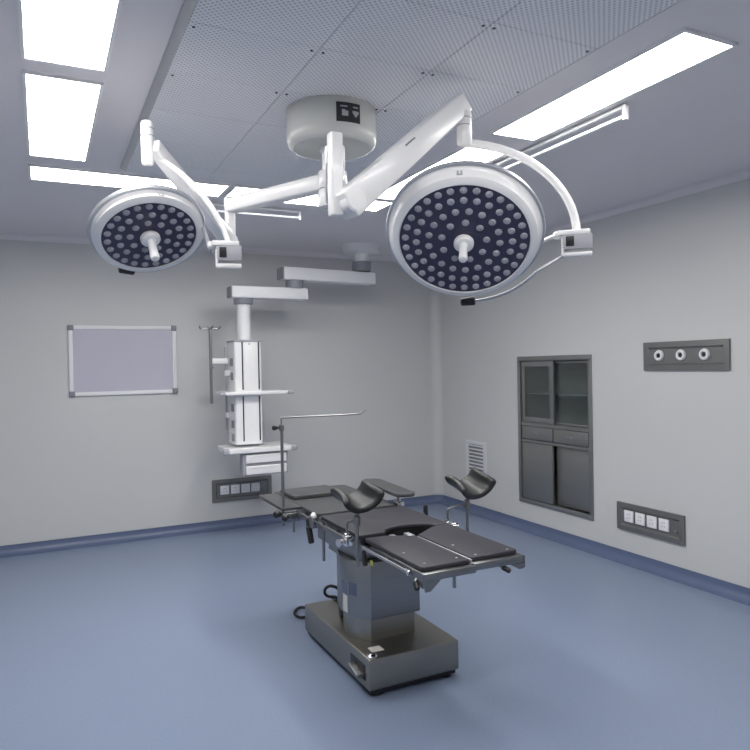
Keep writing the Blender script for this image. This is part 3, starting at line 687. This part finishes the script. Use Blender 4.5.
# leg boards
for x0, x1, lab in ((1.374, 1.613, None), (1.630, 1.880, None)):
    y1 = 2.955 if x0 < 1.5 else 3.0
    y0 = 2.392 if x0 < 1.5 else 2.415
    if x0 < 1.5: lp = [(x0, y0+.012), (x0+.012, y0), (x1-.012, y0), (x1, y0+.012), (x1, 2.865), (x1-.012, 2.872), (1.49, 2.935), (1.46, 2.940), (x0+.01, 2.945), (x0, 2.935)]
    else: lp = [(x0, y0+.012), (x0+.012, y0), (x1-.012, y0), (x1, y0+.012), (x1, 2.99), (x1-.012, 3.0), (1.80, 2.985), (1.77, 2.975), (x0+.02, 2.885), (x0, 2.872)]
    y1 = 2.87
    lb = MB().box((x0-.006, y0-.017, .730), (x1+.004, y1-.005, .7520), .003).build('leg_board', M['steel'], ot)
    MB().prism(lp, .7522, ZT, .005, 3).build('leg_pad', M['pad'], lb)
    for sx, sy in ((x0+.04, 2.44), (x1-.04, 2.44), (x0+.04, 2.62)):
        MB().lathe([(0, 0), (.006, 0), (.005, .0025), (0, .003)], (sx, sy, ZT-.0005), (0, 0, 1), 10).build('pad_stud', M['midgrey'], lb)
    eb = MB().box((x0-.008, y0-.034, .722), (x1+.006, y0-.018, .754), .003)
    eb.build('end_bar', M['steel'], lb)
    # corner gusset with hinge lever
    xo = x0 if x0 < 1.5 else x1; sg = -1 if x0 < 1.5 else 1
    gs = MB(); t = bmesh.new()
    pts = [(y0-.034, .752), (y0-.034, .700), (y0-.02, .692), (2.460, .728), (2.460, .752)]
    A = [t.verts.new((xo+sg*.006, y, z)) for y, z in pts]; B = [t.verts.new((xo+sg*.012, y, z)) for y, z in pts]
    t.faces.new(A); t.faces.new(B[::-1])
    for k in range(5): t.faces.new((A[k], A[(k+1) % 5], B[(k+1) % 5], B[k]))
    bmesh.ops.recalc_face_normals(t, faces=t.faces); gs._merge(t); gs.build('gusset', M['steel'], lb)
    # end-corner plate facing the front
    gp2 = MB(); t = bmesh.new()
    zl = .680 if sg < 0 else .696
    pts = [(xo+sg*.006, .7215), (xo+sg*.006, zl), (xo-sg*.02, zl), (xo-sg*.07, .7215)]
    A = [t.verts.new((x, y0-.034, z)) for x, z in pts]; B = [t.verts.new((x, y0-.028, z)) for x, z in pts]
    t.faces.new(A); t.faces.new(B[::-1])
    for k in range(4): t.faces.new((A[k], A[(k+1) % 4], B[(k+1) % 4], B[k]))
    bmesh.ops.recalc_face_normals(t, faces=t.faces); gp2._merge(t); gp2.build('corner_plate', M['steel'], lb)
    lx = xo-sg*.05
    lv_ = MB()
    if sg < 0:
        lv_.cyl((xo+sg*.010, 2.42, .722), (xo+sg*.022, 2.415, .706), .007, seg=12); lv_.build('lever', M['steel'], lb)
        MB().cyl((xo+sg*.018, 2.418, .710), (xo+sg*.020, 2.395, .682), .013, .012, 14, .004).build('lever_knob', M['black'], lb)
    else:
        lv_.cyl((xo-.13, 2.46, .735), (xo-.085, 2.40, .705), .006, seg=12); lv_.build('lever', M['steel'], lb)
        MB().cyl((xo-.092, 2.408, .709), (xo-.070, 2.378, .694), .012, .011, 14, .004).build('lever_knob', M['black'], lb)
    MB().box((xo-sg*.004 if sg < 0 else xo+.0062, 2.46, .724), (xo-sg*.004+.004 if sg < 0 else xo+.0102, y1-.02, .738)).build('board_edge', M['aludark'], lb) if False else None
MB().box((1.6175, 2.40, .740), (1.6265, 2.86, .768), .002).build('inner_rail', M['alu'], ot)
# underside support rod that shows below the end
MB().cyl((1.598, 2.50, .622), (1.598, 2.50, .729), .008, seg=12).build('stop_pin', M['steel'], ot)
# hinge blocks visible through the cut-out
for x in (1.555, 1.640):
    MB().box((x-.016, 2.945, .7005), (x+.016, 3.01, .752), .004).build('hinge_block', M['alu'], ot)
# side rails with spacers
def side_rail(x, y0, y1, sg):
    r = MB().box((x-.005, y0, .722), (x+.005, y1, .750), .002).build('side_rail', M['steel'], ot)
    n = max(2, int((y1-y0)/.14))
    for k in range(n):
        y = y0+.03+(y1-y0-.06)*k/(n-1)
        xa, xb = sorted((x-sg*.0052, x-sg*.042))
        MB().box((xa, y-.014, .727), (xb, y+.014, .742), .002).build('rail_spacer', M['steel'], r)
side_rail(1.338, 3.05, 3.50, -1); side_rail(1.925, 3.05, 3.50, 1)
side_rail(1.338, 3.60, 3.78, -1); side_rail(1.925, 3.60, 4.20, 1)
lr = MB().box((1.348, 2.47, .728), (1.356, 2.92, .742), .002).build('side_rail', M['grey'], ot)
for y in (2.50, 2.68, 2.86): MB().box((1.3562, y-.012, .731), (1.3675, y+.012, .741), .001).build('rail_spacer', M['steel'], lr)
MB().box((1.343, 2.455, .724), (1.361, 2.472, .746), .004).build('rail_end', M['chrome'], lr)
# rail clamps
def clamp(x, y, nm='rail_clamp'):
    o = MB(); o.box((x-.020, y-.022, .708), (x+.020, y+.022, .768), .006)
    return o
# screen frame at the left of the head end
fx, fy = 1.268, 3.845
sf = MB().tube([(fx, fy, .660), (fx, fy, 1.245), ], .0095, 12).build('screen_frame', M['steel'], ot)
sb = MB().tube([(fx, fy, 1.22), (fx, fy, 1.26), (fx, fy, 1.285), (fx, fy, 1.303), (fx+.018, fy, 1.303), (fx+.05, fy, 1.303), (fx+.30, fy+.005, 1.301), (fx+.48, fy+.008, 1.300), (fx+.525, fy+.012, 1.300), (fx+.55, fy+.03, 1.310), (fx+.575, fy+.05, 1.322)], .0052, 10, 2)
sb.build('screen_bar', M['steel'], sf)
MB().cyl((fx, fy, 1.225), (fx, fy, 1.262), .015, seg=16, bev=.003).build('collar', M['steel'], sf)
kb = MB(); kb.cyl((fx-.01, fy, 1.245), (fx-.035, fy-.008, 1.245), .006, seg=10); kb.cyl((fx-.03, fy-.006, 1.245), (fx-.056, fy-.014, 1.247), .011, .015, 14, .003)
kb.build('collar_knob', M['black'], sf)
kb = MB(); kb.cyl((fx-.03, fy-.01, .740), (fx-.06, fy-.03, .735), .022, .020, 16, .005); kb.cyl((fx+.005, fy-.045, .725), (fx-.02, fy-.07, .715), .020, .018, 16, .005)
kb.build('clamp_knob', M['black'], sf)
cl = MB(); cl.box((fx-.022, fy-.055, .705), (fx+.10, fy-.012, .742), .005); cl.build('frame_clamp', M['steel'], sf)
# arm boards swung back along the table
ab = MB().prism(rrect(1.250, 3.815, 1.3715, 4.30, .010), .7525, ZT, .005).build('arm_board', M['padback'], ot)
m4 = Matrix.Translation((1.950, 3.815, .817)) @ Matrix.Rotation(R(-4), 4, 'Z') @ Matrix.Rotation(R(2), 4, 'Y')
ar = MB().prism(rrect(-.068, -.31, .068, .31, .064, 10), 0, .022, .006, 3, m4).build('arm_board', M['padback'], ot)
MB().cyl((1.925, 3.62, .745), (1.925, 3.62, .815), .013, seg=14).build('arm_post', M['chrome'], ar)
MB().frame((1.925, 3.62, .752), (1, 0, 0), (0, 1, 0), (0, 0, 1), (.05, .06, .05), .008).build('arm_clamp', M['chrome'], ar)
# leg rests (moulded troughs on posts)
def leg_rest(c, axis, roll, w=.066, dep=.062, L=.190, th=.033):
    ax = V(axis).normalized(); u = V((0, 0, 1)); s = ax.cross(u).normalized(); u = s.cross(ax)
    s2 = s*math.cos(roll)+u*math.sin(roll); u2 = -s*math.sin(roll)+u*math.cos(roll)
    c = V(c); nU, nL = 20, 12
    t = bmesh.new(); G = {}
    for layer in (0, 1):
        for j in range(nL+1):
            f = j/nL; taper = 1.0-.05*math.cos(PI*f); flare = .014*(2*f-1)**2
            for i in range(nU+1):
                q = R(-82+164*i/nU)
                ws, ds = (w+flare+layer*th)*taper, (dep+layer*th)
                # walls reach higher at their middle than at the two ends
                hi = 1.0-.22*(2*f-1)**4 if abs(q) > R(40) else 1
                x = math.sin(q)*ws; z = -math.cos(q)*ds*1.0+dep
                wall = max(0, abs(math.degrees(q))-40)/42
                z += wall*.012*(1-abs(2*f-1)**3)
                G[layer, j, i] = t.verts.new(c+ax*(f-.5)*L+s2*x+u2*(z-dep))
    for j in range(nL):
        for i in range(nU):
            t.faces.new((G[0, j, i], G[0, j, i+1], G[0, j+1, i+1], G[0, j+1, i])); t.faces.new((G[1, j, i], G[1, j+1, i], G[1, j+1, i+1], G[1, j, i+1]))
        for i in (0, nU): t.faces.new((G[0, j, i], G[0, j+1, i], G[1, j+1, i], G[1, j, i]))
    for i in range(nU):
        for j in (0, nL): t.faces.new((G[0, j, i], G[0, j, i+1], G[1, j, i+1], G[1, j, i]))
    bmesh.ops.recalc_face_normals(t, faces=t.faces)
    rim = [e for e in t.edges if len(e.link_faces) == 2 and e.calc_face_angle(0) > R(60)]
    bmesh.ops.bevel(t, geom=rim, offset=.0145, segments=5, affect='EDGES', profile=.5)
    return MB()._merge(t), c-u2*(dep+th), u2
def leg_support(c, axis, roll, px, py, rx, ry, ztop):
    mb, bot, u2 = leg_rest(c, axis, roll)
    o = mb.build('leg_rest', M['trough'], ot, 50)
    MB().cyl((px, py, .63), (px, py, bot.z-.035), .0085, seg=14).build('rest_post', M['steel'], o)
    MB().tube([(px, py, bot.z-.045), (px, py, bot.z-.02), bot+u2*.004], .011, 12).build('ball_joint', M['grey'], o)
    MB().cyl((px, py, bot.z-.085), (px, py, bot.z-.035), .017, seg=16, bev=.004).build('joint_collar', M['steel'], o)
    MB().tube([(rx, ry, .755), (rx, ry, .80), (rx, ry, .828), (rx+(px-rx)*.25, ry+(py-ry)*.25, .838), (px, py, .852)], .0065, 10, 2).build('bent_rod', M['steel'], o)
    MB().cyl((px, py, .832), (px, py, .868), .014, seg=14, bev=.003).build('rod_sleeve', M['steel'], o)
    cl = MB(); cl.box((rx-.018, ry-.024, .712), (rx+.018, ry+.024, .765), .006); cl.cyl((rx, ry, .760), (rx, ry, .775), .014, seg=14, bev=.003)
    cl.build('rail_clamp', M['chrome'], o)
    sx = -1 if rx < TX else 1
    MB().cyl((rx+sx*.016, ry, .738), (rx+sx*.058, ry-.012, .732), .014, .020, 16, .005).build('clamp_knob', M['chrome'], o)
leg_support((1.362, 3.00, 1.005), (.05, -1, -.22), R(-8), 1.352, 2.975, 1.338, 3.065, 0)
leg_support((2.038, 3.02, 1.000), (.05, -1, -.30), R(-10), 2.030, 3.035, 1.925, 3.065, 0)
# hanging hand control handle, posts and a dark lever at the left side
hc = MB(); hc.cyl((1.322, 3.575, .745), (1.322, 3.56, .675), .012, seg=14); hc.cyl((1.322, 3.565, .71), (1.330, 3.545, .615), .017, .017, 16, .006)
hc.build('hanging_lever', M['black'], ot)
MB().cyl((1.338, 3.530, .768), (1.338, 3.530, .790), .017, .011, 16, .004).build('rail_cap', M['whiteplastic'], ot)
MB().box((1.318, 3.505, .705), (1.358, 3.555, .768), .006).build('hinge_clamp', M['steel'], ot)
MB().cyl((1.372, 3.47, .53), (1.372, 3.47, .722), .008, seg=12).build('stop_pin', M['steel'], ot)
MB().cyl((1.35, 3.90, .60), (1.35, 3.90, .722), .008, seg=12).build('stop_pin', M['steel'], ot)
MB().cyl((1.43, 4.05, .63), (1.43, 4.05, .722), .008, seg=12).build('stop_pin', M['steel'], ot)
MB().cyl((1.352, 2.905, .725), (1.350, 2.885, .655), .010, .013, 14, .004).build('lock_lever', M['black'], ot)
MB().frame((1.372, 2.86, .672), (1, 0, 0), (0, 1, 0), (0, 0, 1), (.004, .03, .025), .001).build('tag', M['yellow'], ot, label='small yellow tag')
MB().cyl((1.985, 3.40, .715), (1.985, 3.40, .785), .016, .012, 14, .005).build('rail_knob', M['black'], ot)
MB().cyl((1.925, 3.40, .736), (1.985, 3.40, .736), .008, seg=10).build('rail_stem', M['steel'], ot)
# power cord loops behind the column and off the back of the base
pc = MB()
pc.tube([(1.49, 3.50, .270), (1.473, 3.55, .290), (1.425, 3.56, .295), (1.405, 3.56, .320), (1.412, 3.555, .350), (1.445, 3.55, .360), (1.49, 3.54, .335), (1.53, 3.56, .27), (1.56, 3.66, .203), (1.57, 3.76, .200), (1.572, 3.825, .198), (1.57, 3.85, .15), (1.56, 3.95, .05), (1.545, 4.10, .012), (1.52, 4.24, .011), (1.465, 4.22, .011), (1.42, 4.14, .011), (1.43, 4.06, .011), (1.48, 4.05, .011), (1.56, 4.06, .011), (1.64, 4.0, .011)], .0085, 8, 2)
pc.build('power_cord', M['cord'], ot)
MB().box((1.475, 3.475, .1905), (1.512, 3.525, .280), .008).build('plug', M['black'], ot)

# ------------------------------------------------------------------ world, camera, colour management
wd = bpy.data.worlds.new('World'); bpy.context.scene.world = wd; wd.use_nodes = True
wd.node_tree.nodes['Background'].inputs['Color'].default_value = (.05, .05, .055, 1)
cam = bpy.data.cameras.new('camera'); co = bpy.data.objects.new('camera', cam); COL.objects.link(co)
F, PITCH, YAW, ROLL = 676.485, -.013463498, .457483632, -.019378828
fwd = V((math.sin(YAW)*math.cos(PITCH), math.cos(YAW)*math.cos(PITCH), math.sin(PITCH)))
rgt = V((math.cos(YAW), -math.sin(YAW), 0)); upv = rgt.cross(fwd)
c_, s_ = math.cos(ROLL), math.sin(ROLL)
r2 = c_*rgt+s_*upv; u2 = -s_*rgt+c_*upv
mw = Matrix((r2, u2, -fwd)).transposed().to_4x4(); mw.translation = (0, 0, 1.6)
co.matrix_world = mw
cam.sensor_width = 36; cam.lens = F*36/750; cam.clip_start = .05
sc = bpy.context.scene; sc.camera = co
sc.view_settings.view_transform = 'Standard'; sc.view_settings.look = 'None'
sc.view_settings.exposure = 0; sc.view_settings.gamma = 1
sc.view_settings.use_curve_mapping = False
